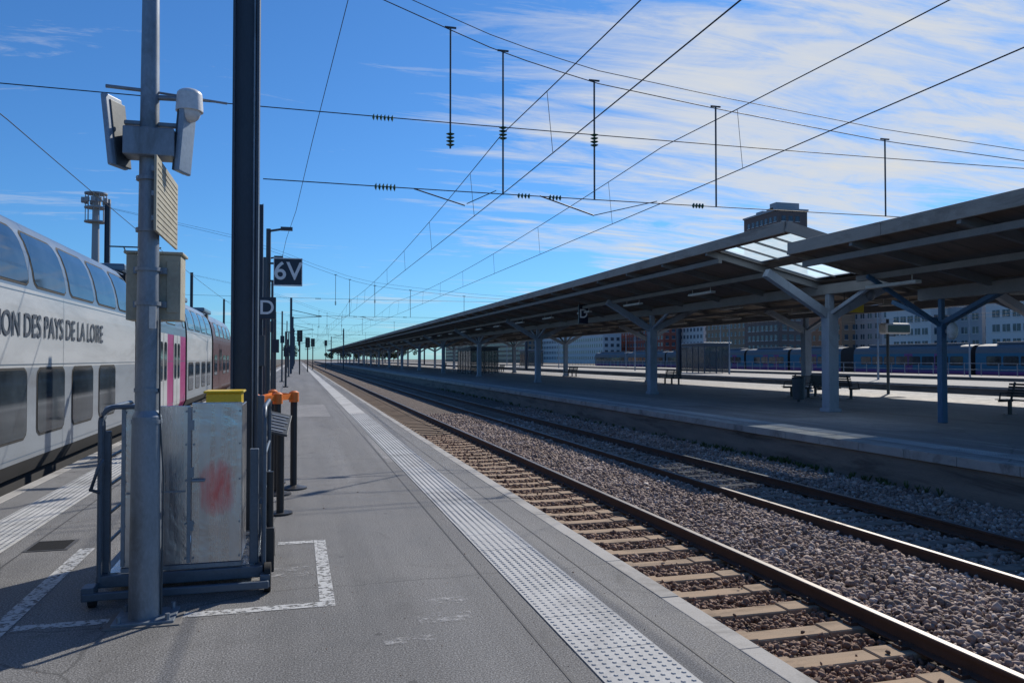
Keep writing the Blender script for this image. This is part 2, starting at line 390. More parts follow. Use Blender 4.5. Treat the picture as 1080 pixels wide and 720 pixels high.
def rm(ax,t):
    z=np.zeros(n);o=np.ones(n);C=np.cos(t);Sn=np.sin(t)
    L={'x':[o,z,z,z,C,-Sn,z,Sn,C],'z':[C,-Sn,z,Sn,C,z,z,z,o]}[ax]
    return np.stack(L,1).reshape(n,3,3)
Rm=rm('z',a)@rm('x',b)@rm('z',c)
V=tem[np.random.randint(0,32,n)]*sc[:,None,:]
V=np.einsum('nij,nkj->nki',Rm,V)+np.stack([X,Y,Z],1)[:,None,:]
F=(icof[None]+(np.arange(n)*12)[:,None,None]).reshape(-1,3)
me=bpy.data.meshes.new('ballast_stones'); me.vertices.add(n*12); me.vertices.foreach_set('co',V.reshape(-1).astype(np.float32))
me.loops.add(F.size); me.loops.foreach_set('vertex_index',F.reshape(-1).astype(np.int32))
me.polygons.add(len(F)); me.polygons.foreach_set('loop_start',np.arange(0,F.size,3,dtype=np.int32))
me.update(calc_edges=True); me.validate()
o=bpy.data.objects.new('ballast_stones',me); scene.collection.objects.link(o); me.materials.append(M['stone'])
print('stones',n)
# ------------------------------------------------------------------ tracks
def track(cx,m,ymax=260,detail=0,y0=-6):
    e=empty('railway_track',(cx,0,-.7)); mb=MB(); i=int(y0/SP)
    while i*SP<ymax:
        y=i*SP; j=random.uniform(-.015,.015); w=.115+random.uniform(-.006,.006); zz=random.uniform(-.006,0)
        if detail:
            mb.box(cx-1.3,cx-.35,y-w+j,y+w+j,-.9,-.702+zz); mb.box(cx-.352,cx+.352,y-w+.012+j,y+w-.012+j,-.9,-.716+zz); mb.box(cx+.35,cx+1.3,y-w+j,y+w+j,-.9,-.702+zz)
        else: mb.box(cx-1.3,cx+1.3,y-w,y+w,-.9,-.702)
        i+=1
    mk('sleepers',mb,m,e,.01 if detail else 0,seg=1)
    mr=MB(); mt=MB()
    for s in(-1,1):
        x=cx+s*.7525
        P=[(-.07,-.70),(.07,-.70),(.07,-.69),(.012,-.675),(.01,-.595),(.036,-.585),(.036,-.556),(-.036,-.556),(-.036,-.585),(-.01,-.595),(-.012,-.675),(-.07,-.69)]
        k=len(P); mr.add([(x+u,-12,v) for u,v in P]+[(x+u,900,v) for u,v in P],[(q,(q+1)%k,k+(q+1)%k,k+q) for q in range(k)])
        mt.add([(x-.03,-12,-.551),(x+.03,-12,-.551),(x+.03,900,-.551),(x-.03,900,-.551),(x-.0355,-12,-.557),(x+.0355,-12,-.557),(x+.0355,900,-.557),(x-.0355,900,-.557)],[(0,1,2,3),(4,0,3,7),(1,5,6,2)])
    mk('rails',mr,'rust',e); mk('rail_running_surface',mt,'railtop',e)
    if detail:
        mc=MB()
        for i in range(0,int(detail/SP)):
            y=i*SP
            for s in(-1,1):
                x=cx+s*.7525
                for q in(-1,1):
                    mc.box(x+q*.115-.04,x+q*.115+.04,y-.05,y+.05,-.705,-.676); mc.cyl((x+q*.115,y,-.676),(x+q*.115,y,-.645),.014,n=6)
        mk('rail_fastenings',mc,'rust',e,0)
track(4.12,'sleeper',260,30); track(7.78,'sleeper2',260,30); track(-5.05,'sleeper2',200)
for cx in(32.2,36.4,51.5,55.5,70,75.5): track(cx,'sleeper2',200)
mb=MB()
for k in range(230):
    x=10.66-abs(random.gauss(0,.16)); y=random.uniform(11,60) if k%3 else random.gauss(17,2); s=random.uniform(.03,.14)
    for q in range(10):
        a=random.uniform(0,6.28); l=s*random.uniform(.6,1.2); w=.012; dx,dy=math.cos(a)*l*.5,math.sin(a)*l*.5
        mb.add([(x-w,y,-.70),(x+w,y,-.70),(x+dx+w,y+dy,-.70+l),(x+dx-w*.3,y+dy,-.70+l*.95)],[(0,1,2,3)])
mk('weeds',mb,'weed')
# ------------------------------------------------------------------ canopy
PM=[(12.0,4.97),(16.0,4.02),(20.15,4.55),(24.3,4.02),(28.3,5.0)]
PN=[(12.0,4.38),(16.0,3.55),(20.15,4.05),(24.3,3.58),(28.3,4.4)]
def slab(mbt,mbb,pr,y0,y1,th=.14):
    n=len(pr)
    mbt.add([(x,y0,z+th) for x,z in pr]+[(x,y1,z+th) for x,z in pr],[(i,i+1,n+i+1,n+i) for i in range(n-1)])
    mbb.add([(x,y0,z) for x,z in pr]+[(x,y1,z) for x,z in pr],[(n+i,n+i+1,i+1,i) for i in range(n-1)])
    for y in(y0,y1):
        mbt.add([(x,y,z) for x,z in pr]+[(x,y,z+th) for x,z in pr],[(i,i+1,n+i+1,n+i) for i in range(n-1)])
def on(pr,x): return float(np.interp(x,[a for a,_ in pr],[b for _,b in pr]))
def canopy(pr,y0,y1,cols,colm,near=False,holes=None):
    e=empty('platform_canopy',(20,y0,0)); t=MB(); b=MB()
    if holes:
        hy0,hy1=holes
        slab(t,b,pr,hy1,y1); slab(t,b,pr[1:],y0,hy1-.001)
        slab(t,b,[pr[0],pr[1]],y0,hy0)
        for xa,xb in((12.0,12.35),(13.80,14.20),(15.75,16.0)): slab(t,b,[(xa,on(pr,xa)),(xb,on(pr,xb))],hy0+.001,hy1-.002)
        g=MB()
        for xa,xb in((12.35,13.80),(14.20,15.75)):
            for ya,yb in((hy0,(hy0+hy1)/2-.02),((hy0+hy1)/2+.02,hy1)):
                g.add([(xa,ya,on(pr,xa)+.08),(xb,ya,on(pr,xb)+.08),(xb,yb,on(pr,xb)+.08),(xa,yb,on(pr,xa)+.08)],[(0,1,2,3)])
        mk('rooflight_glazing',g,'rooflight',e)
        fr=MB()
        for xa,xb in((12.35,13.80),(14.20,15.75)):
            for q in(.25,.5,.75): fr.beam((xa,hy0+(hy1-hy0)*q,on(pr,xa)+.05),(xb,hy0+(hy1-hy0)*q,on(pr,xb)+.05),.035,.05)
        mk('rooflight_bars',fr,'beam',e)
    else: slab(t,b,pr,y0,y1)
    mk('roof_deck',t,'rooftop',e); mk('soffit',b,'soffit',e)
    f=MB()
    for x,s in((pr[0][0],-1),(pr[-1][0],1)):
        z=on(pr,x); L=6.0; y=y0
        while y<y1:
            f.box(min(x,x+s*.06),max(x,x+s*.06),y+.006,min(y+L,y1)-.006,z-.12,z+.18); y+=L
    mk('fascia',f,'fascia',e,.01)
    f=MB()
    for y in(y0-.035,y1+.035):
        for (xa,za),(xb,zb) in zip(pr[:-1],pr[1:]): f.beam((xa,y,za+.04),(xb,y,zb+.04),.06,.28)
    mk('end_fascia',f,'fascia',e)
    r=MB(); y=y0+1.0; step=3.0
    while y<y1:
        if not(holes and holes[0]<y<holes[1]):
            for (xa,za),(xb,zb) in zip(pr[:-1],pr[1:]): r.beam((xa,y,za-.10),(xb,y,zb-.10),.10,.2)
        y+=step if y<120 else step*3
    for x in(12.4,14.0,18.2,20.15,22.1,26.4,27.9):
        if holes and x<16:
            r.beam((x,holes[1]+.05,on(pr,x)-.26),(x,y1-.05,on(pr,x)-.26),.12,.14)
        else: r.beam((x,y0+.05,on(pr,x)-.26),(x,y1-.05,on(pr,x)-.26),.12,.14)
    for x in(16.0,24.3): r.beam((x,y0+.04,on(pr,x)-.22),(x,y1-.04,on(pr,x)-.22),.26,.3)
    mk('rafters_and_purlins',r,'beam',e)
    c=MB()
    for (x,y) in cols:
        zt=on(pr,16)-.95; w=.085 if near else .18
        c.box(x-w,x+w,y-w,y+w,0,zt)
        if not near: c.box(x-w-.05,x+w+.05,y-w-.05,y+w+.05,0,.12)
        for s in(-1,1):
            xe=x+s*2.25; ze=on(pr,xe)-.30
            c.beam((x,y,zt-.12),(xe,y,ze),.24 if not near else .10,.26 if not near else .10)
            c.beam((x,y,zt-.06),(x,y+s*1.7,on(pr,16)-.33),.12,.12)
        c.beam((x,y,zt-.1),(x,y,on(pr,16)-.3),.2 if not near else .12,.2 if not near else .12)
    mk('columns',c,colm,e,.015)
    l=MB(); y=y0+1.3
    while y<min(y1,150):
        for x in(14.1,18.9,22.5):
            if not(holes and y<holes[1] and x<16):
                l.box(x-.09,x+.09,y,y+1.7,on(pr,x)-.52,on(pr,x)-.44)
                for q in(.2,1.5): l.box(x-.012,x+.012,y+q-.012,y+q+.012,on(pr,x)-.441,on(pr,x)-.2)
        y+=6
    mk('strip_lights',l,mat('luminaire_grey',(.5,.5,.47),.5),e,.01)
    return e
cols=[(16.0,21.0),(24.3,21.0)]
y=33.7
while y<340: cols+= [(16.0,y),(24.3,y)]; y+=18.05
canopy(PM,17.45,335,cols,'col',holes=(17.7,21.3))
canopy(PN,2.0,17.3,[(16.0,16.6),(24.3,16.6),(16.0,6.6),(24.3,6.6)],'bluecol',True)
# ------------------------------------------------------------------ trains
def train_profile(hw,zb,zt,curve):
    pts=[(hw-.10,zb),(hw,zb+.22),(hw,zb+.5),(hw,zb+1.5),(hw,zb+2.35)]
    if curve=='double':
        pts+=[(hw-.012,2.62),(hw-.05,2.9),(hw-.10,3.12),(hw-.17,3.32),(hw-.27,3.5),(hw-.42,3.66),(hw-.62,3.78),(hw-.95,3.87),(0,3.92)]
    else:
        pts+=[(hw-.04,zb+2.6),(hw-.12,zb+2.85),(hw-.3,zb+3.08),(hw-.6,zb+3.22),(0,zb+3.3)]
    return pts
def car(e,cx,hw,zb,y0,y1,curve,zone,wins,sides=(1,),doors=()):
    P=train_profile(hw,zb,0,curve)
    groups={}
    full=[(x,z) for x,z in P]+[(-x,z) for x,z in reversed(P[:-1])]
    k=len(full)
    for i in range(k-1):
        (xa,za),(xb,zb_)=full[i],full[i+1]
        groups.setdefault(zone((za+zb_)/2),MB()).add([(cx+xa,y0,za),(cx+xb,y0,zb_),(cx+xb,y1,zb_),(cx+xa,y1,za)],[(3,2,1,0)],True)
    for m,g in groups.items(): mk('body_panel',g,m,e)
    en=MB()
    en.add([(cx+x,y0,z) for x,z in full],[tuple(range(k))]); en.add([(cx+x,y1,z) for x,z in full],[tuple(range(k-1,-1,-1))])
    mk('car_end',en,'tunder',e)
    zs=[z for _,z in P]; xs=[x for x,_ in P]
    def sx(z): return float(np.interp(z,zs,xs))
    def panel(mb,ya,yb,za,zb2,r,off):
        S=16
        for s in sides:
            vs=[]
            for j in range(S+1):
                z=za+(zb2-za)*j/S; dd=min(z-za,zb2-z); ins=0
                if dd<r: ins=r-math.sqrt(max(0,r*r-(r-dd)**2))
                vs+=[(cx+s*(sx(z)+off),ya+ins,z),(cx+s*(sx(z)+off),yb-ins,z)]
            fs=[(2*j,2*j+1,2*j+3,2*j+2) if s>0 else (2*j,2*j+2,2*j+3,2*j+1) for j in range(S)]
            mb.add(vs,fs)
    g=MB(); fr=MB()
    for (ya,yb,za,zb2) in wins:
        panel(fr,ya-.035,yb+.035,za-.035,zb2+.035,.14,.006); panel(g,ya,yb,za,zb2,.11,.012)
    mk('window_surround',fr,'rubber',e); mk('window_glass',g,'glass',e)
    if doors:
        d=MB(); dg=MB(); dl=MB()
        for ya,yb,dm in doors:
            panel(d,ya,yb,zb+.05,zb+2.35,.02,.010)
            mid=(ya+yb)/2
            panel(dg,ya+.12,mid-.12,zb+1.0,zb+2.1,.08,.016); panel(dg,mid+.12,yb-.12,zb+1.0,zb+2.1,.08,.016)
            panel(dl,mid-.015,mid+.015,zb+.05,zb+2.35,.001,.018)
        mk('doors',d,doors[0][2],e); mk('door_glass',dg,'glass',e); mk('door_seam',dl,'rubber',e)
    sl=MB()
    if curve=='double':
        for z in(.30,1.56,2.56): panel(sl,y0+.02,y1-.02,z,z+.014,.001,.004)
        q=y0+5.5
        while q<y1-2: panel(sl,q,q+.012,.1,2.6,.001,.005); q+=5.55
        mk('panel_seam',sl,'tupper',e)
    u=MB(); u.box(cx-hw+.2,cx+hw-.2,y0+.3,y1-.3,-.35,zb+.02)
    for yb0 in(y0+1.2,y1-4.2):
        u.box(cx-1.15,cx+1.15,yb0,yb0+3.0,-.45,-.12)
        for q in(.45,2.55):
            for s in(-1,1): u.cyl((cx+s*.68,yb0+q,-.13),(cx+s*.82,yb0+q,-.13),.42,n=20)
    mk('bogies_and_underframe',u,'tunder',e)
t=empty('double_deck_train',(-5.05,10,0))
def zone1(z):
    if z<.15: return 'tunder'
    if z<1.5: return 'tbody'
    if z<2.5: return 'twhite'
    return 'tupper'
CX=-5.05; HW=1.42
wins=[]
y=12.75-1.85*9
while y<19.2:
    wins.append((y,y+1.58,2.70,3.48)); y+=1.85
y=12.85-1.85*9
while y<19.0:
    if y+1.35<19.6: wins.append((y,y+1.36,.56,1.49)); 
    y+=1.85
car(t,CX,HW,.02,-8,20.0,'double',zone1,wins)
text('lettering','RÉGION DES PAYS DE LA LOIRE',.46,(CX+HW+.014,10.40,1.96),(R(90),0,R(90)),'ttext',t,6.35,'LEFT')
def zone2(z): return 'tmag' if z<2.4 else 'tupper'
w2=[(21.9,22.9,.9,1.7),(28.0,28.5,2.7,3.4),(20.9,21.7,2.7,3.4),(22.5,24,2.7,3.4),(24.6,26.4,2.7,3.4)]
car(t,CX,HW,.02,20.6,28.6,'double',zone2,w2,doors=((23.3,24.7,'twhite'),(25.9,27.3,'twhite')))
w3=[]
for i in range(4): w3+=[(29.4+i*1.95,30.9+i*1.95,2.7,3.42),(29.4+i*1.95,30.7+i*1.95,.56,1.49)]
car(t,CX,HW,.02,29.0,37.2,'double',zone1,w3)
w4=[(38.3,39.6,.9,1.8),(42.6,44.1,.9,1.8),(44.8,46.3,.9,1.8)]+[(39+i*2.2,40.5+i*2.2,2.7,3.3) for i in range(4)]
car(t,CX,HW,.02,37.8,48.0,'double',lambda z:'tmaroon' if z<3.4 else 'tupper',w4,doors=((40.6,41.9,'tmaroon'),))
g=MB()
for ya in(20.0,28.6,37.2): g.box(CX-1.2,CX+1.2,ya+.005,ya+.595 if ya!=28.6 else ya+.395,.1,3.6)
mk('gangway_bellows',g,'tunder',t)
g=MB()
for ya,yb in((22,26),(31,34),(40,43)): g.box(CX-.8,CX+.8,ya,yb,3.88,4.08)
mk('roof_equipment',g,'tupper',t,.05)
g=MB()
for ya in(27.2,): 
    g.beam((CX-.4,ya,4.05),(CX-.2,ya+1.4,4.6),.04,.04); g.beam((CX+.4,ya,4.05),(CX+.2,ya+1.4,4.6),.04,.04); g.beam((CX-.2,ya+1.4,4.6),(CX-.3,ya+.3,5.2),.03,.03); g.beam((CX+.2,ya+1.4,4.6),(CX+.3,ya+.3,5.2),.03,.03); g.beam((CX-.8,ya+.3,5.22),(CX+.8,ya+.3,5.22),.05,.04)
mk('pantograph',g,'pole2',t)
def fartrain(cx,y0,y1,cols):
    e=empty('regional_train',(cx,(y0+y1)/2,0)); L=(y1-y0-1.2)/3
    for i in range(3):
        a=y0+i*(L+.6); ws=[]; q=a+1.0
        while q<a+L-2.2: ws.append((q,q+1.7,.95,1.85)); q+=2.0
        car(e,cx,1.35,-.15,a,a+L,'s',lambda z: cols[0] if z<.25 else (cols[1] if z<2.2 else cols[2]),ws,sides=(-1,),doors=((a+L*.45,a+L*.45+1.3,cols[3]),(a+L*.2,a+L*.2+1.3,cols[3])))
        g=MB().box(cx-.7,cx+.7,a+2,a+L-2,3.1,3.35); mk('roof_unit',g,'tgrey',e,.04)
    return e
fartrain(70,88,122,('tpurple','tteal','tgrey','tpurple'))
fartrain(70,30,85.5,('tpurple','tteal','tgrey','tpurple'))
fartrain(75.5,130,190,('tpurple','tgrey','tgrey','tteal'))
# ------------------------------------------------------------------ lamp pole in the foreground
PX,PY=-.92,5.47
e=empty('lamp_pole',(PX,PY,0))
m=MB(); m.cyl((PX,PY,.02),(PX,PY,1.28),.098,.088,20); m.cyl((PX,PY,1.28),(PX,PY,1.32),.088,.072,20); m.cyl((PX,PY,1.32),(PX,PY,6.2),.072,.035,20)
mk('shaft',m,'galv',e)
m=MB(); m.box(PX-.17,PX+.19,PY-.15,PY+.15,0,.022)
for a in(-.13,.15):
    for b in(-.12,.12): m.cyl((PX+a,PY+b,.02),(PX+a,PY+b,.06),.016,n=6)
mk('base_plate',m,'galv',e,.003)
mk('footing',MB().box(PX-.21,PX+.23,PY-.19,PY+.19,-.01,.008),'footing',e,.004)
RL=Matrix.Rotation(R(-24),3,'Z')@Matrix.Rotation(R(-7),3,'Y'); RR=Matrix.Rotation(R(-20),3,'Z')@Matrix.Rotation(R(5),3,'Y')
m=MB(); m.rbox((PX-.205,PY+.0,3.09),(.035,.17,.46),RL); m.rbox((PX+.215,PY+.0,3.08),(.035,.17,.46),RR)
mk('antenna_panel',m,'antenna',e,.01)
m=MB(); m.rbox((PX-.178,PY+.02,3.08),(.018,.15,.42),RL); m.rbox((PX+.188,PY+.02,3.07),(.018,.15,.42),RR)
mk('antenna_back',m,'pole2',e,.006)
m=MB(); m.box(PX-.14,PX+.16,PY-.11,PY+.07,2.93,3.11); m.box(PX-.15,PX+.18,PY-.02,PY+.02,3.14,3.17)
mk('bracket_box',m,'galv',e,.008)
m=MB(); m.cyl((PX,PY,3.33),(PX+.2,PY-.02,3.33),.018,n=8); m.cyl((PX+.03,PY-.02,3.36),(PX+.46,PY+.1,3.36),.008,n=6); m.cyl((PX-.26,PY,3.38),(PX-.02,PY,3.37),.012,n=6)
mk('camera_arm',m,'galv',e)
m=MB(); m.cyl((PX+.24,PY-.02,3.25),(PX+.24,PY-.02,3.36),.085,.078,18); m.sphere((PX+.24,PY-.02,3.36),.078,18,6,(0,.5),(1,1,.5))
mk('camera_housing',m,'white',e)
mk('camera_dome',MB().sphere((PX+.24,PY-.02,3.25),.07,18,8,(.5,1)),'white',e)
m=MB(); m.box(PX+.085,PX+.10,5.12,6.0,2.42,2.88)
mk('sign_plate',m,'beige',e,.003)
m=MB()
for z in(2.5,2.65,2.8): m.box(PX+.068,PX+.083,5.14,5.98,z-.015,z+.015)
m.box(PX-.02,PX+.083,PY-.03,PY+.03,2.55,2.6); m.box(PX-.02,PX+.083,PY-.03,PY+.03,2.72,2.77)
mk('sign_ribs',m,'galv',e)
m=MB()
for z in np.arange(2.45,2.87,.035): m.box(PX+.1005,PX+.104,5.16,5.96,z,z+.005)
mk('sign_louvres',m,'beige',e)
m=MB(); m.box(PX-.15,PX+.18,5.57,5.80,1.90,2.33); m.box(PX-.165,PX+.195,5.56,5.82,2.331,2.35)
mk('cabinet',m,'beige',e,.006)
m=MB(); m.box(PX+.095,PX+.17,5.563,5.569,1.95,2.29); m.cyl((PX+.155,5.56,2.1),(PX+.155,5.57,2.1),.01,n=8)
mk('cabinet_door',m,'beige',e,.002)
m=MB(); m.box(PX-.10,PX+.10,5.53,5.562,1.98,2.02); m.box(PX-.10,PX+.10,5.53,5.562,2.2,2.24)
for z in(2.0,2.22,2.47,2.8,1.25,1.45): m.cyl((PX,PY,z-.012),(PX,PY,z+.012),.093 if z<1.3 else .078,n=20)
mk('straps',m,'galv',e)
mk('label',MB().box(PX+.02,PX+.06,PY-.078,PY-.07,1.84,1.98),'sticker',e)
m=MB().tube([(PX+.075,PY-.02,1.9),(PX+.08,PY-.03,1.3),(PX+.105,PY-.02,.9),(PX+.1,PY-.03,.03)],.006,8)
mk('cable',m,'pole2',e)
# ------------------------------------------------------------------ H-section masts
def hmast(x,y,h,w=.118,dy=.12):
    e=empty('catenary_mast',(x,y,0)); m=MB()
    m.box(x-w,x-w+.022,y-dy,y+dy,0,h); m.box(x+w-.022,x+w,y-dy,y+dy,0,h); m.box(x-w+.022,x+w-.022,y-.012,y+.012,0,h)
    mk('h_section',m,'mast',e)
    m=MB(); m.box(x-w-.12,x+w+.12,y-dy-.1,y+dy+.1,0,.05); mk('base',m,'coping',e,.01)
    m=MB().tube([(x+w-.04,y-dy+.03,.05),(x+w-.04,y-dy+.03,h)],.012,8); mk('earth_cable',m,'galv',e)
    return e
hmast(-.47,7.8,9.0)
# ------------------------------------------------------------------ wheelchair lift
e=empty('wheelchair_lift',(-.75,6.5,0))
F=5.92; x0,x1=-1.30,-.22; yb=7.05
m=MB()
m.box(x0,x1,F-.03,F+.03,.10,.18); m.box(x0,x1,yb-.03,yb+.03,.10,.18); m.box(x0,x0+.06,F+.031,yb-.031,.10,.18); m.box(x1-.06,x1,F+.031,yb-.031,.10,.18)
m.box(x0-.06,x0+.02,F-.16,F-.032,.05,.14); m.box(x1-.02,x1+.05,F-.12,F-.032,.05,.14); m.box(x0-.05,x1+.04,F-.17,F-.13,.055,.105)
m.box(x1-.10,x1-.04,F+.05,F+.11,.18,1.0); m.box(x1-.10,x1-.04,yb-.11,yb-.05,.18,1.34)
m.beam((x1-.02,F+.1,.2),(x1-.02,yb-.1,.62),.03,.05); m.beam((x1-.02,F+.1,.62),(x1-.02,yb-.1,.2),.03,.05)
m.box(x0+.02,x0+.07,F+.04,F+.09,.18,1.15)
mk('base_frame',m,'frame',e,.006)
m=MB(); m.box(x0+.062,x1-.062,F+.032,yb-.032,.16,.185)
mk('deck_plate',m,'steel',e)
m=MB(); m.box(-1.15,-.715,F,F+.022,.22,1.32)
m.box(-1.15,-1.13,F+.023,yb-.1,.22,1.32); m.box(-.39,-.37,F+.023,F+.5,.22,1.32); m.box(-1.12,-.4,yb-.12,yb-.10,.22,1.25)
mk('side_panel',m,'steel',e,.004)
mk('door_panel',MB().box(-.705,-.37,F-.003,F+.019,.22,1.34),'steelredrefl',e,.004)
m=MB()
for z in(.45,.82,1.15): m.box(-.73,-.69,F-.014,F-.004,z,z+.07)
for xx in(-1.14,-.72): m.box(xx-.012,xx+.012,F-.010,F-.001,.23,1.31)
m.box(-1.12,-.74,F-.008,F-.0015,.72,.732); m.box(-1.15,-.37,F-.012,F+.02,.19,.218)
m.cyl((-.70,F-.03,.80),(-.62,F-.03,.80),.010,n=8); m.cyl((-.70,F-.03,.80),(-.70,F,.80),.008,n=6); m.cyl((-.62,F-.03,.80),(-.62,F,.80),.008,n=6)
for xx in(-1.13,-.74,-.69,-.385):
    for z in(.26,.5,.8,1.05,1.28): m.cyl((xx,F-.016,z),(xx,F-.009,z),.007,n=6)
mk('hinges_and_trim',m,'galv',e)
def arc(c,r,a0,a1,ax,n=6):
    return [(c[0]+(r*math.cos(R(a0+(a1-a0)*i/n)) if ax=='x' else 0),c[1]+(r*math.cos(R(a0+(a1-a0)*i/n)) if ax=='y' else 0),c[2]+r*math.sin(R(a0+(a1-a0)*i/n))) for i in range(n+1)]
m=MB(); xl=x0+.02
m.tube([(xl,F-.02,.14),(xl,F-.02,1.2)]+arc((xl+.1,F-.02,1.22),.1,180,90,'x')+[(xl+.24,F-.02,1.32)],.017,10)
m.tube([(xl,F+.05,.18),(xl,F+.05,1.18)]+arc((xl,F+.17,1.18),.12,180,90,'y')+[(xl,yb-.2,1.30)]+arc((xl,yb-.17,1.18),.12,90,0,'y')+[(xl,yb-.05,.18)],.017,10)
for z in(.35,.55,.75,.95): m.tube([(xl,F+.05,z),(xl,yb-.05,z)],.012,8)
m.tube([(xl,F-.05,.75),(xl-.03,F-.14,.78),(xl+.02,F-.18,.92),(xl+.04,F-.14,.98)],.013,8)
xr=x1
m.tube([(xr,F+.02,.14),(xr,F+.02,1.16)]+arc((xr,F+.14,1.18),.12,180,90,'y')+[(xr,yb-.2,1.30)]+arc((xr,yb-.17,1.18),.12,90,0,'y')+[(xr,yb-.05,.18)],.017,10)
for z in(.4,.7,.95): m.tube([(xr,F+.02,z),(xr,yb-.05,z)],.012,8)
mk('guard_rails',m,'frame',e)
m=MB()
for (wx,wy,r) in((x0+.0,F-.10,.05),(x1+.03,F-.02,.10),(x0+.03,yb-.12,.09),(x1+.03,yb-.12,.10)):
    m.cyl((wx-.022,wy,r),(wx+.022,wy,r),r,n=20)
mk('wheels',m,'rubber',e,.004)
m=MB(); m.box(x1-.01,x1+.07,F+.08,F+.13,.1,.42); m.box(x1-.0,x1+.06,F+.2,F+.34,.16,.36); m.cyl((x1+.03,F+.3,.2),(x1+.03,F+.3,.8),.03,n=12)
mk('hydraulic_unit',m,'black',e,.006)
m=MB(); m.box(-.70,-.43,6.75,7.02,1.24,1.37); m.box(-.72,-.41,6.73,7.04,1.371,1.39)
mk('yellow_cover',m,'yellow',e,.012)
# ------------------------------------------------------------------ belt barrier posts, lectern
def stanchion(x,y,h=1.0):
    e=empty('belt_barrier_post',(x,y,0)); m=MB(); m.cyl((x,y,0),(x,y,.02),.17,.165,24); m.cyl((x,y,.02),(x,y,.05),.16,.05,24); m.cyl((x,y,.05),(x,y,h-.12),.042,n=16)
    mk('post',m,'black',e); m=MB(); m.cyl((x,y,h-.12),(x,y,h),.06,n=16); m.cyl((x,y,h),(x,y,h+.02),.06,.03,16); mk('belt_head',m,'orange',e); return e
P=[(-.46,9.6),(-.22,10.0),(-.03,10.4),(-.30,10.9)]
for q,(x,y) in enumerate(P): stanchion(x,y,1.22)
e=empty('barrier_belt',(-.2,10.2,1.1)); m=MB()
for (a,b) in(((-.46,9.6),(-.03,10.4)),((-.03,10.4),(-.30,10.9)),((-.46,9.6),(-.30,10.9)),((-.46,9.6),(-.22,10.0))): m.beam((*a,1.17),(*b,1.17),.006,.07)
mk('belts',m,'orange',e)
e=empty('information_lectern',(-.16,8.6,0)); m=MB(); m.cyl((-.16,8.75,0),(-.16,8.75,.85),.04,n=14); m.cyl((-.16,8.75,0),(-.16,8.75,.02),.13,n=18)
mk('post',m,'black',e)
ml=Matrix.Rotation(R(14),3,'Y')@Matrix.Rotation(R(34),3,'X')
m=MB(); m.rbox((-.18,8.7,.96),(.23,.34,.03),ml); mk('panel',m,'pole2',e,.006)
m=MB()
for i in range(6):
    c=Vector((-.18,8.7,.96))+ml@Vector((0,-.13+i*.05,.0175)); m.rbox(c,(.18 if i%2 else .13,.016,.003),ml)
mk('panel_print',m,'galv',e)
# ------------------------------------------------------------------ signs and poles
def dsign(name,x,y,z,w,h,s,ts=None):
    e=empty(name,(x,y,z)); m=MB().box(x-w/2,x+w/2,y-.05,y+.05,z-h/2,z+h/2); mk('board',m,'signblue',e,.008)
    text('character',s,ts or h*.95,(x,y-.056,z),(R(90),0,0),'signwhite',e); return e
s1=dsign('track_number_sign',-.19,17.7,3.52,.60,.60,'6V',ts=.54)
fr=MB()
for a,b,c,d in((-.30,.30,.28,.30),(-.30,.30,-.30,-.28),(-.30,-.285,-.28,.28),(.285,.30,-.28,.28)): fr.box(-.19+a,-.19+b,17.638,17.649,3.52+c,3.52+d)
mk('border',fr,'signwhite',s1)
fr=MB().box(-.62,-.49,17.68,17.72,3.68,3.72).box(-.62,-.49,17.68,17.72,3.30,3.34); mk('brackets',fr,'pole2',s1)
s2=dsign('zone_sign',-.56,15.9,2.62,.34,.42,'D',ts=.38)
def pole(x,y,h,r=.06,arm=False,name='sign_pole'):
    e=empty(name,(x,y,0)); m=MB(); m.cyl((x,y,0),(x,y,h),r,r*.9,12); m.cyl((x,y,0),(x,y,.06),.16,n=12)
    if arm: m.cyl((x,y,h-.05),(x+.35,y,h+.02),.025,n=8); m.box(x+.25,x+.5,y-.06,y+.06,h-.02,h+.05)
    mk('shaft',m,'pole2',e); return e
e=empty('equipment_mast',(-.72,16.3,0)); m=MB()
m.box(-.79,-.775,16.22,16.38,0,4.7); m.box(-.665,-.65,16.22,16.38,0,4.7); m.box(-.775,-.665,16.29,16.31,0,4.7); m.box(-.9,-.54,16.15,16.45,0,.05); mk('shaft',m,'mast',e)
m=MB(); m.box(-.88,-.60,16.1,16.2,1.5,2.1); mk('relay_box',m,'pole2',e,.01)
pole(-.60,17.75,4.45,.055,True)
for x,y,h in((-.9,24,4.6),(-.8,31,3.4),(-1.1,38,5.2),(-.6,47,3.2),(-1.0,58,5.0),(-.7,74,4.0),(-1.1,95,6),(-.8,130,6)):
    q=pole(x,y,h,.06,random.random()<.5,'platform_lamp_post')
    m=MB(); m.box(x-.12,x+.16,y-.15,y-.05,h*.55,h*.55+.5); mk('notice_board',m,'signblue',q,.01)
def signal(x,y,h):
    e=empty('railway_signal',(x,y,0)); m=MB(); m.cyl((x,y,-.8),(x,y,h),.07,n=8); m.box(x-.28,x+.28,y-.12,y,h-1.2,h); m.box(x-.35,x+.35,y+.0,y+.6,h-1.4,h-1.35)
    mk('post_and_head',m,'black',e); m=MB()
    for k in(.25,.6,.95): m.cyl((x,y-.19,h-k),(x,y-.12,h-k),.1,n=10)
    mk('lenses',m,'glass',e)
signal(2.3,120,4.6); signal(-1.6,150,5.2); signal(5.9,170,5.5); signal(.6,205,6); signal(-7,110,5.5); signal(.3,85,4.6); signal(1.3,100,4.2)
e=empty('floodlight_tower',(-22,98,0)); m=MB(); m.cyl((-22,98,-.9),(-22,98,20.2),.55,.35,16)
for z in(17.0,18.6,20.2): m.cyl((-22,98,z),(-22,98,z+.15),1.2,n=16)
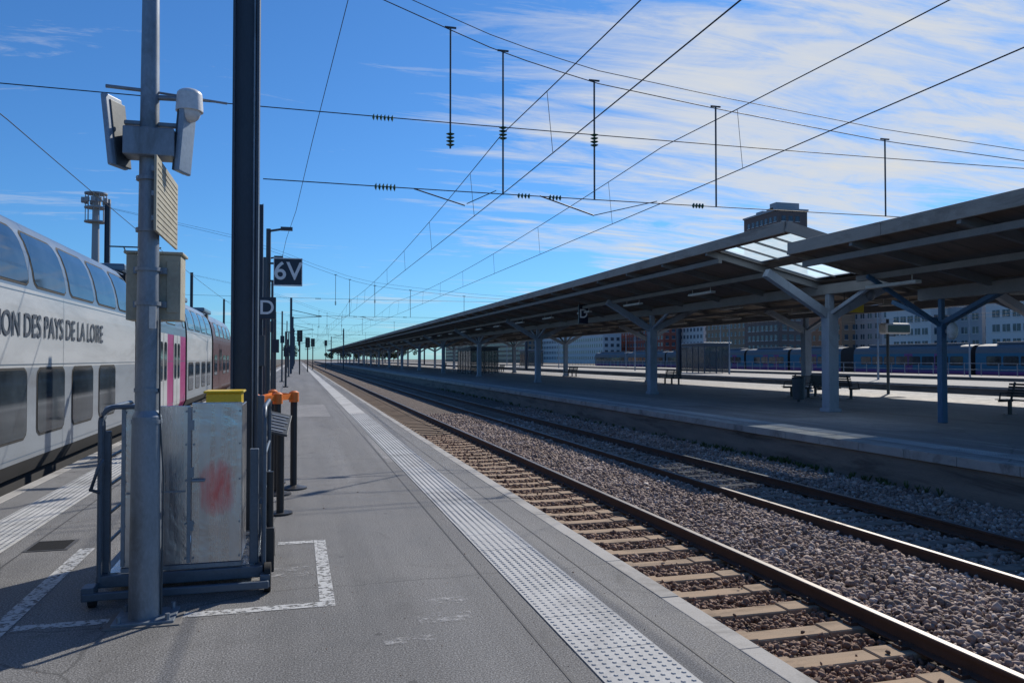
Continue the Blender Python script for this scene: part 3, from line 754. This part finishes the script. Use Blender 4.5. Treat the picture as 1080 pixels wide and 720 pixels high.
for k in range(12):
    a=k*math.pi/6; m.cyl((-22+1.1*math.cos(a),98+1.1*math.sin(a),17),(-22+1.1*math.cos(a),98+1.1*math.sin(a),20.3),.04,n=5); m.box(-22+1.3*math.cos(a)-.2,-22+1.3*math.cos(a)+.2,98+1.3*math.sin(a)-.2,98+1.3*math.sin(a)+.2,19.2,19.7)
mk('tower',m,'b_grey',e)
# ------------------------------------------------------------------ overhead line
e=empty('overhead_line',(4,16,5)); w=MB(); th=MB(); rods=MB(); ins=MB()
C0=1.65
spans=[-34,16,66,116,166,216,266,316,366,416]
def wires(x,zm,zc,sag,r=.0095,zig=.12):
    for a,b in zip(spans[:-1],spans[1:]):
        i=spans.index(a); xa=x+(zig if i%2 else -zig); xb=x-(zig if i%2 else -zig)
        pts=[]; K=16
        for k in range(K+1):
            s=k/K; pts.append((x,a+(b-a)*s,zm-sag*4*s*(1-s)))
        w.tube(pts,r,5)
        if zc:
            w.tube([(xa,a,zc),(xb,b,zc)],r,5)
            n=8
            for k in range(n):
                s=(k+.5)/n; 
                th.tube([(x,a+(b-a)*s,zm-sag*4*s*(1-s)),(xa+(xb-xa)*s,a+(b-a)*s,zc)],.0055,4)
wires(4.15,C0+4.72,C0+3.55,.45)
wires(7.85,C0+4.72,C0+3.52,.45)
wires(-5.05,C0+4.3,None,.15)
wires(32.2,C0+4.72,C0+3.55,.45); wires(36.4,C0+4.72,C0+3.55,.45); wires(51.5,C0+4.72,C0+3.5,.4); wires(55.5,C0+4.72,C0+3.5,.4)
def insul(mb,p,d,n=4,r=.09):
    p=Vector(p); d=Vector(d).normalized()
    for k in range(n):
        c=p+d*(k*.075); mb.cyl(c,c+d*.03,r*.35,r,10); mb.cyl(c+d*.03,c+d*.045,r,r*.35,10)
def upper(x): return C0+float(np.interp(x,[-14,-5,-1,1.2,3.05,4.18,6.24,9.2,13.8,19,26,34],[11.5,9.6,8.3,7.45,6.83,6.46,6.02,5.70,5.29,5.05,5.2,6.2]))
for si,ys in enumerate(spans[1:8]):
    X=np.linspace(-14,34,60); X2=np.linspace(-.65,34,40)
    w.tube([(x,ys,upper(x)) for x in X],.011,5)
    w.tube([(x,ys,upper(x)+.06+.012*(x+14)*(34-x)/30) for x in X],.009,5)
    w.tube([(x,ys,C0+4.87+.00035*(x-10)**2) for x in X],.011,5)
    w.tube([(x,ys,C0+3.45+.0004*(x-10)**2) for x in X2],.011,5)
    if si<4:
        for x in(3.05,4.18,6.24,9.2,13.8,32.2,26):
            zt=upper(x); zb=C0+(3.45 if x!=3.05 else 4.35)
            rods.cyl((x,ys,zb),(x,ys,zt+.05),.02,n=6)
            rods.cyl((x-.12,ys,zt+.05),(x+.12,ys,zt+.05),.022,n=6)
            if x in(3.05,4.18,6.24): insul(ins,(x,ys,C0+4.62 if x!=3.05 else C0+4.4),(0,0,1),4)
        insul(ins,(1.45,ys,C0+4.88),(1,0,0),6,.07); insul(ins,(1.5,ys,C0+3.47),(1,0,0),6,.08)
        for x in(4.5,8.6,5.2): insul(ins,(x,ys,C0+3.45),(1,0,0),4,.06)
        rods.cyl((2.3,ys,C0+3.47),(3.4,ys+.2,C0+3.22),.014,n=6); rods.cyl((3.4,ys,C0+3.22),(4.03,ys,C0+3.53),.010,n=6)
        rods.cyl((5.0,ys,C0+3.47),(6.3,ys+.2,C0+3.15),.016,n=6); rods.cyl((6.3,ys+.2,C0+3.15),(7.73,ys,C0+3.5),.010,n=6)
w.tube([(.95,14.6,C0+6.9),(.35,20,C0+5.4),(-.05,26,C0+4.7),(-.4,31,C0+4.55),(-.9,38,C0+3.6)],.008,5)
w.tube([(-1.1,38,C0+3.4),(-3.5,50,C0+4.2),(-5,66,C0+4.2)],.009,5)
mk('wires',w,'wire',e); mk('droppers',th,'wire',e); mk('hanging_rods',rods,'pole2',e); mk('insulators',ins,'insul',e)
for si,ys in enumerate(spans[1:9]):
    for x in(-14,34):
        g=empty('portal_mast',(x,ys,0)); m=MB(); H=13.5 if x<0 else 9.5
        m.box(x-.18,x-.15,ys-.18,ys+.18,-.9,H); m.box(x+.15,x+.18,ys-.18,ys+.18,-.9,H); m.box(x-.15,x+.15,ys-.02,ys+.02,-.9,H)
        mk('shaft',m,'mast',g)
for y in(88,128,176,240):
    for x in(-.6,9.9):
        if x>0 and y<150: continue
        g=empty('catenary_mast',(x,y,0)); m=MB(); m.box(x-.12,x+.12,y-.1,y+.1,-.8,8.2); m.beam((x,y,6.9),(x+(3.2 if x<0 else -2.5),y,6.2),.06,.06); m.beam((x,y,6.0),(x+(3.2 if x<0 else -2.5),y,6.2),.06,.06); mk('shaft_and_cantilever',m,'mast',g)
# ------------------------------------------------------------------ platform 2 furniture
def bench(x,y,L=2.2,face=-1,m='black'):
    e=empty('platform_bench',(x,y,0)); s=MB(); b=MB(); l=MB()
    for i in range(6): s.box(x+face*(-.02+i*.078)-.03,x+face*(-.02+i*.078)+.03,y-L/2,y+L/2,.43,.455)
    for i in range(5):
        z=.52+i*.085; xx=x-face*(.06+i*.022); b.box(xx-.012,xx+.012,y-L/2,y+L/2,z,z+.06)
    for yy in(y-L/2+.15,y,y+L/2-.15):
        l.box(x-.05,x+.05,yy-.03,yy+.03,.0,.43); l.beam((x-face*.1,yy,.40),(x+face*.42,yy,.40),.04,.05); l.beam((x-face*.04,yy,.4),(x-face*.20,yy,.95),.04,.05); l.box(x-.2,x+.25,yy-.04,yy+.04,0,.02)
        l.beam((x-face*.1,yy,.62),(x+face*.35,yy,.64),.03,.03); l.beam((x+face*.35,yy,.64),(x+face*.38,yy,.42),.03,.03)
    mk('seat',s,m,e,.004); mk('backrest',b,m,e,.004); mk('legs_and_arms',l,m,e)
bench(20.3,17.6,2.2); bench(20.7,28.6,2.6); bench(21.9,28.6,2.6,1); bench(24.3,68,2.4); bench(24.6,95,2.4); bench(23.2,46,2.2); bench(22,120,2.2)
d=dsign('zone_sign',14.0,37.5,3.9,.5,.95,'D',ts=.62)
m=MB().box(13.8,13.83,37.49,37.51,4.376,4.5).box(14.17,14.2,37.49,37.51,4.376,4.5); mk('hangers',m,'pole2',d)
d=dsign('platform_direction_sign',16.9,21.1,3.25,.75,.32,'>',ts=.3)
mk('face',MB().box(16.53,17.27,21.02,21.04,3.1,3.4),'yellow',d)
m=MB().box(16.6,16.62,21.09,21.11,3.411,3.9).box(17.2,17.22,21.09,21.11,3.411,3.9); mk('hangers',m,'pole2',d)
e=empty('loudspeaker',(16.1,16.4,2.35)); m=MB(); m.sphere((16.1,16.36,2.35),.17,14,8,sc=(.8,.8,1.3)); mk('horn',m,'white',e); mk('bracket',MB().box(16.0,16.2,16.3,16.5,2.3,2.4),'galv',e)
e=empty('camera_pod',(17.4,21.0,3.75)); m=MB(); m.sphere((17.4,20.9,3.65),.16,14,8,sc=(1,1,1.2)); mk('pod',m,'galv',e); mk('stem',MB().cyl((17.4,20.9,3.8),(17.4,20.9,4.1),.03,n=8),'galv',e)
X=27; Yp=30.9
e=empty('departure_display',(X,Yp,0)); m=MB(); m.cyl((X-.3,Yp,0),(X-.3,Yp,3.5),.07,n=12); m.box(X-.35,X+.1,Yp-.04,Yp+.04,2.7,2.76); mk('post',m,'pole2',e)
m=MB(); m.rbox((X+.1,Yp,3.05),(1.5,.5,.5),Matrix.Rotation(R(0),3,'X')); mk('housing',m,'white',e,.12,seg=4)
mk('screen',MB().box(X-.5,X+.72,Yp-.262,Yp-.252,2.87,3.2),'glass',e)
def shelter(x,y,lx,ly,h,name='waiting_shelter'):
    e=empty(name,(x,y,0)); f=MB(); g=MB()
    for a in(x-lx/2,x+lx/2):
        k=int(ly/1.3)
        for i in range(k+1): f.box(a-.04,a+.04,y-ly/2+i*ly/k-.04,y-ly/2+i*ly/k+.04,0,h)
        g.box(a-.01,a+.01,y-ly/2,y+ly/2,.15,h-.35)
    for b in(y-ly/2,y+ly/2):
        k=int(lx/1.3)
        for i in range(1,k): f.box(x-lx/2+i*lx/k-.04,x-lx/2+i*lx/k+.04,b-.04,b+.04,0,h)
        g.box(x-lx/2+.05,x+lx/2-.05,b-.01,b+.01,.15,h-.35)
    f.box(x-lx/2-.041,x+lx/2+.041,y-ly/2-.041,y+ly/2+.041,h-.3,h-.001)
    f.box(x-.2,x+.2,y-ly/2+.4,y+ly/2-.4,.4,.46)
    mk('frame',f,'mast',e); mk('roof',MB().box(x-lx/2-.25,x+lx/2+.25,y-ly/2-.25,y+ly/2+.25,h,h+.15),'tupper',e,.03)
    m=bpy.data.materials.get('shelter_glass')
    if not m:
        m,t_,b_=nt('shelter_glass'); b_.inputs['Base Color'].default_value=(.08,.10,.11,1); b_.inputs['Roughness'].default_value=.1; b_.inputs['Alpha'].default_value=.4
    mk('glazing',g,m,e)
shelter(19.5,86,3,7,2.8); shelter(45.5,82,3.0,5.5,3.3); shelter(45,150,3,6,3.2)
def lamppost(x,y,h):
    e=empty('platform_lamp_post',(x,y,0)); m=MB(); m.cyl((x,y,0),(x,y,h),.09,.05,10); m.beam((x-.9,y,h),(x+.9,y,h),.12,.06); m.box(x-1.3,x-.7,y-.15,y+.15,h-.02,h+.08); m.box(x+.7,x+1.3,y-.15,y+.15,h-.02,h+.08); mk('post_and_arms',m,'galv',e)
for y in(52,74,98,130,165): lamppost(44,y,5.5)
for x,y in((61,60),(61,80),(61,105),(61,140)): lamppost(x,y,6.5)
e=empty('safety_fence',(61.5,60,0)); m=MB()
for i in range(80): m.box(64.4,64.46,30+i*2,30.06+i*2,0,1.2)
m.box(64.4,64.44,30,190,1.15,1.2); m.box(64.4,64.44,30,190,.55,.59); mk('rails_and_posts',m,'galv',e)
bins=empty('litter_bin',(18.4,26,0))
mk('bodies',MB().cyl((18.4,26,.1),(18.4,26,.9),.22,.24,14).cyl((18.4,26,0),(18.4,26,.1),.05,n=8).cyl((18.4,26,.9),(18.4,26,.95),.25,.2,14),'pole2',bins)
# ------------------------------------------------------------------ buildings
def building(name,x0,x1,y0,y1,h,wm,fl=3.2,pitch=3.2,ww=1.7,wh=1.6,roofbits=True):
    e=empty(name,((x0+x1)/2,(y0+y1)/2,0)); b=MB(); b.box(x0,x1,y0,y1,-.95,h); mk('walls',b,wm,e)
    r=MB(); r.box(x0-.3,x1+.3,y0-.3,y1+.3,h,h+.5)
    if roofbits:
        for k in range(3):
            a=random.uniform(y0,y1-4); r.box(x0+1,x1-1,a,a+3.5,h+.5,h+random.uniform(1.5,3))
    mk('roof_parapet',r,'b_grey',e)
    g=MB(); s=MB(); z=1.2
    while z+wh<h-.4:
        y=y0+1
        while y+ww<y1-.5:
            g.box(x0-.04,x0+.05,y,y+ww,z,z+wh); s.box(x0-.14,x0-.001,y-.1,y+ww+.1,z-.15,z-.01); s.box(x0-.07,x0-.041,y+ww/2-.05,y+ww/2+.05,z,z+wh); y+=pitch
        x=x0+1
        while x+ww<x1-.5:
            g.box(x,x+ww,y0-.04,y0+.05,z,z+wh); s.box(x-.1,x+ww+.1,y0-.14,y0-.001,z-.15,z-.01); x+=pitch
        z+=fl
    mk('windows',g,'bglass',e); mk('sills',s,'b_white',e)
def bpx(name,pa,pb,ytop,X,depth,wm,**k):
    ya,yb=Yof(pb,X),Yof(pa,X); d=.264*X+.9645*(ya+yb)/2
    building(name,X,X+depth,ya,yb,(378-ytop)*d/830+1.65,wm,**k)
bpx('office_building',1040,1130,316,150,10,'b_white',pitch=2.6,ww=1.9)
bpx('apartment_building',985,1036,322,155,10,'b_grey')
bpx('office_building',935,982,326,150,10,'b_white',pitch=2.4,ww=1.8)
bpx('apartment_building',893,930,320,170,8,'b_grey')
bpx('stone_building',800,888,334,165,8,'b_brown',pitch=3.0,ww=1.3)
bpx('stone_building',745,796,331,170,8,'b_brown',pitch=3.0,ww=1.3)
bpx('apartment_building',705,742,340,175,8,'b_white')
bpx('brick_building',640,700,344,165,8,'b_red')
bpx('warehouse',560,636,354,150,10,'b_white')
bpx('warehouse',470,556,362,140,10,'b_brown')
building('tower_block',140,150,207,226,46.5,'b_dark',fl=3.0,pitch=2.4,ww=1.5)
building('warehouse',-40,-25,180,320,6,'b_grey'); building('brick_building',-18,-12,330,370,7,'b_brown')
def trees(name,spots):
    mb=MB(); tk=MB()
    for (x,y,h) in spots:
        tk.cyl((x,y,-.9),(x,y,h*.6),.25,.1,6)
        for c in range(9):
            cx,cy,cz=x+random.gauss(0,h*.2),y+random.gauss(0,h*.2),h*random.uniform(.4,.9); rr=h*random.uniform(.12,.24)
            for q in range(60):
                v=Vector((random.gauss(0,1),random.gauss(0,1),random.gauss(0,1))).normalized()*rr*random.uniform(.6,1.1); s=random.uniform(.2,.5)
                a=Vector((random.gauss(0,1),random.gauss(0,1),random.gauss(0,1))).normalized()*s; b=v.cross(a).normalized()*s
                p=Vector((cx,cy,cz))+v; mb.add([p-a,p+b,p+a,p-b],[(0,1,2,3)])
    e=empty(name,(spots[0][0],spots[0][1],0)); mk('crowns',mb,'leaf',e); mk('trunks',tk,'b_brown',e)
trees('distant_trees',[(random.uniform(-60,-2) if i%3 else random.uniform(12,60),random.uniform(400,480),random.uniform(5,9)) for i in range(34)])
trees('roadside_trees',[(random.uniform(120,140),random.uniform(130,280),random.uniform(3.5,5)) for i in range(9)])
# ------------------------------------------------------------------ world, sun, camera
AZ,EL=45,37
W=bpy.data.worlds.new('World'); scene.world=W; W.use_nodes=True; t=W.node_tree
bg=t.nodes['Background']; bg.inputs['Strength'].default_value=.11
sky=t.nodes.new('ShaderNodeTexSky'); sky.sky_type='NISHITA'; sky.sun_disc=False; sky.sun_elevation=R(EL); sky.sun_rotation=R(AZ)
sky.air_density=1.0; sky.dust_density=.25; sky.ozone_density=3.0
co=t.nodes.new('ShaderNodeTexCoord').outputs['Generated']
nm=t.nodes.new('ShaderNodeVectorMath'); nm.operation='NORMALIZE'; t.links.new(co,nm.inputs[0])
sp=t.nodes.new('ShaderNodeSeparateXYZ'); t.links.new(nm.outputs[0],sp.inputs[0])
den=math_(t,'MAXIMUM',math_(t,'ADD',sp.outputs[2],.12),.05)
cb=t.nodes.new('ShaderNodeCombineXYZ'); t.links.new(math_(t,'DIVIDE',sp.outputs[0],den),cb.inputs[0]); t.links.new(math_(t,'DIVIDE',sp.outputs[1],den),cb.inputs[1])
mp=t.nodes.new('ShaderNodeMapping'); mp.inputs['Rotation'].default_value=(0,0,R(42)); mp.inputs['Scale'].default_value=(.55,1.3,1); t.links.new(cb.outputs[0],mp.inputs[0])
mp2=t.nodes.new('ShaderNodeMapping'); mp2.inputs['Rotation'].default_value=(0,0,R(25)); mp2.inputs['Scale'].default_value=(.5,2.4,1); t.links.new(cb.outputs[0],mp2.inputs[0])
n1=noise(t,1.25,12,.62,mp.outputs[0],.5)
n3=noise(t,2.6,12,.70,mp2.outputs[0],.9)
dt=t.nodes.new('ShaderNodeVectorMath'); dt.operation='DOT_PRODUCT'; t.links.new(nm.outputs[0],dt.inputs[0])
a,el=R(38),R(21); dt.inputs[1].default_value=(math.sin(a)*math.cos(el),math.cos(a)*math.cos(el),math.sin(el))
mask=ramp(t,dt.outputs['Value'],[(.80,.0),(.90,.06),(.965,.15)])
comb=math_(t,'ADD',math_(t,'MULTIPLY_ADD',n3,.45,math_(t,'MULTIPLY',n1,.55)),mask)
cf=ramp(t,comb,[(.555,.0),(.62,.35),(.69,.8),(.78,1.0)])
tint=mix(t,1.0,sky.outputs[0],(.36,.71,1.08),'MULTIPLY')
fin=mix(t,cf,tint,(6.3,6.5,6.7))
t.links.new(fin,bg.inputs['Color'])
S=Vector((math.sin(R(AZ))*math.cos(R(EL)),math.cos(R(AZ))*math.cos(R(EL)),math.sin(R(EL))))
L=bpy.data.lights.new('sun','SUN'); L.energy=4.6; L.angle=R(.5); L.color=(1,.93,.82)
o=bpy.data.objects.new('sun',L); scene.collection.objects.link(o); o.rotation_euler=S.to_track_quat('Z','Y').to_euler(); o.location=(20,20,40)
c=bpy.data.cameras.new('camera'); c.sensor_width=36; c.lens=27.67; c.clip_end=5000; c.clip_start=.05
o=bpy.data.objects.new('camera',c); scene.collection.objects.link(o); o.location=(0,0,1.65); o.rotation_euler=(R(91.24),0,R(-15.3)); scene.camera=o
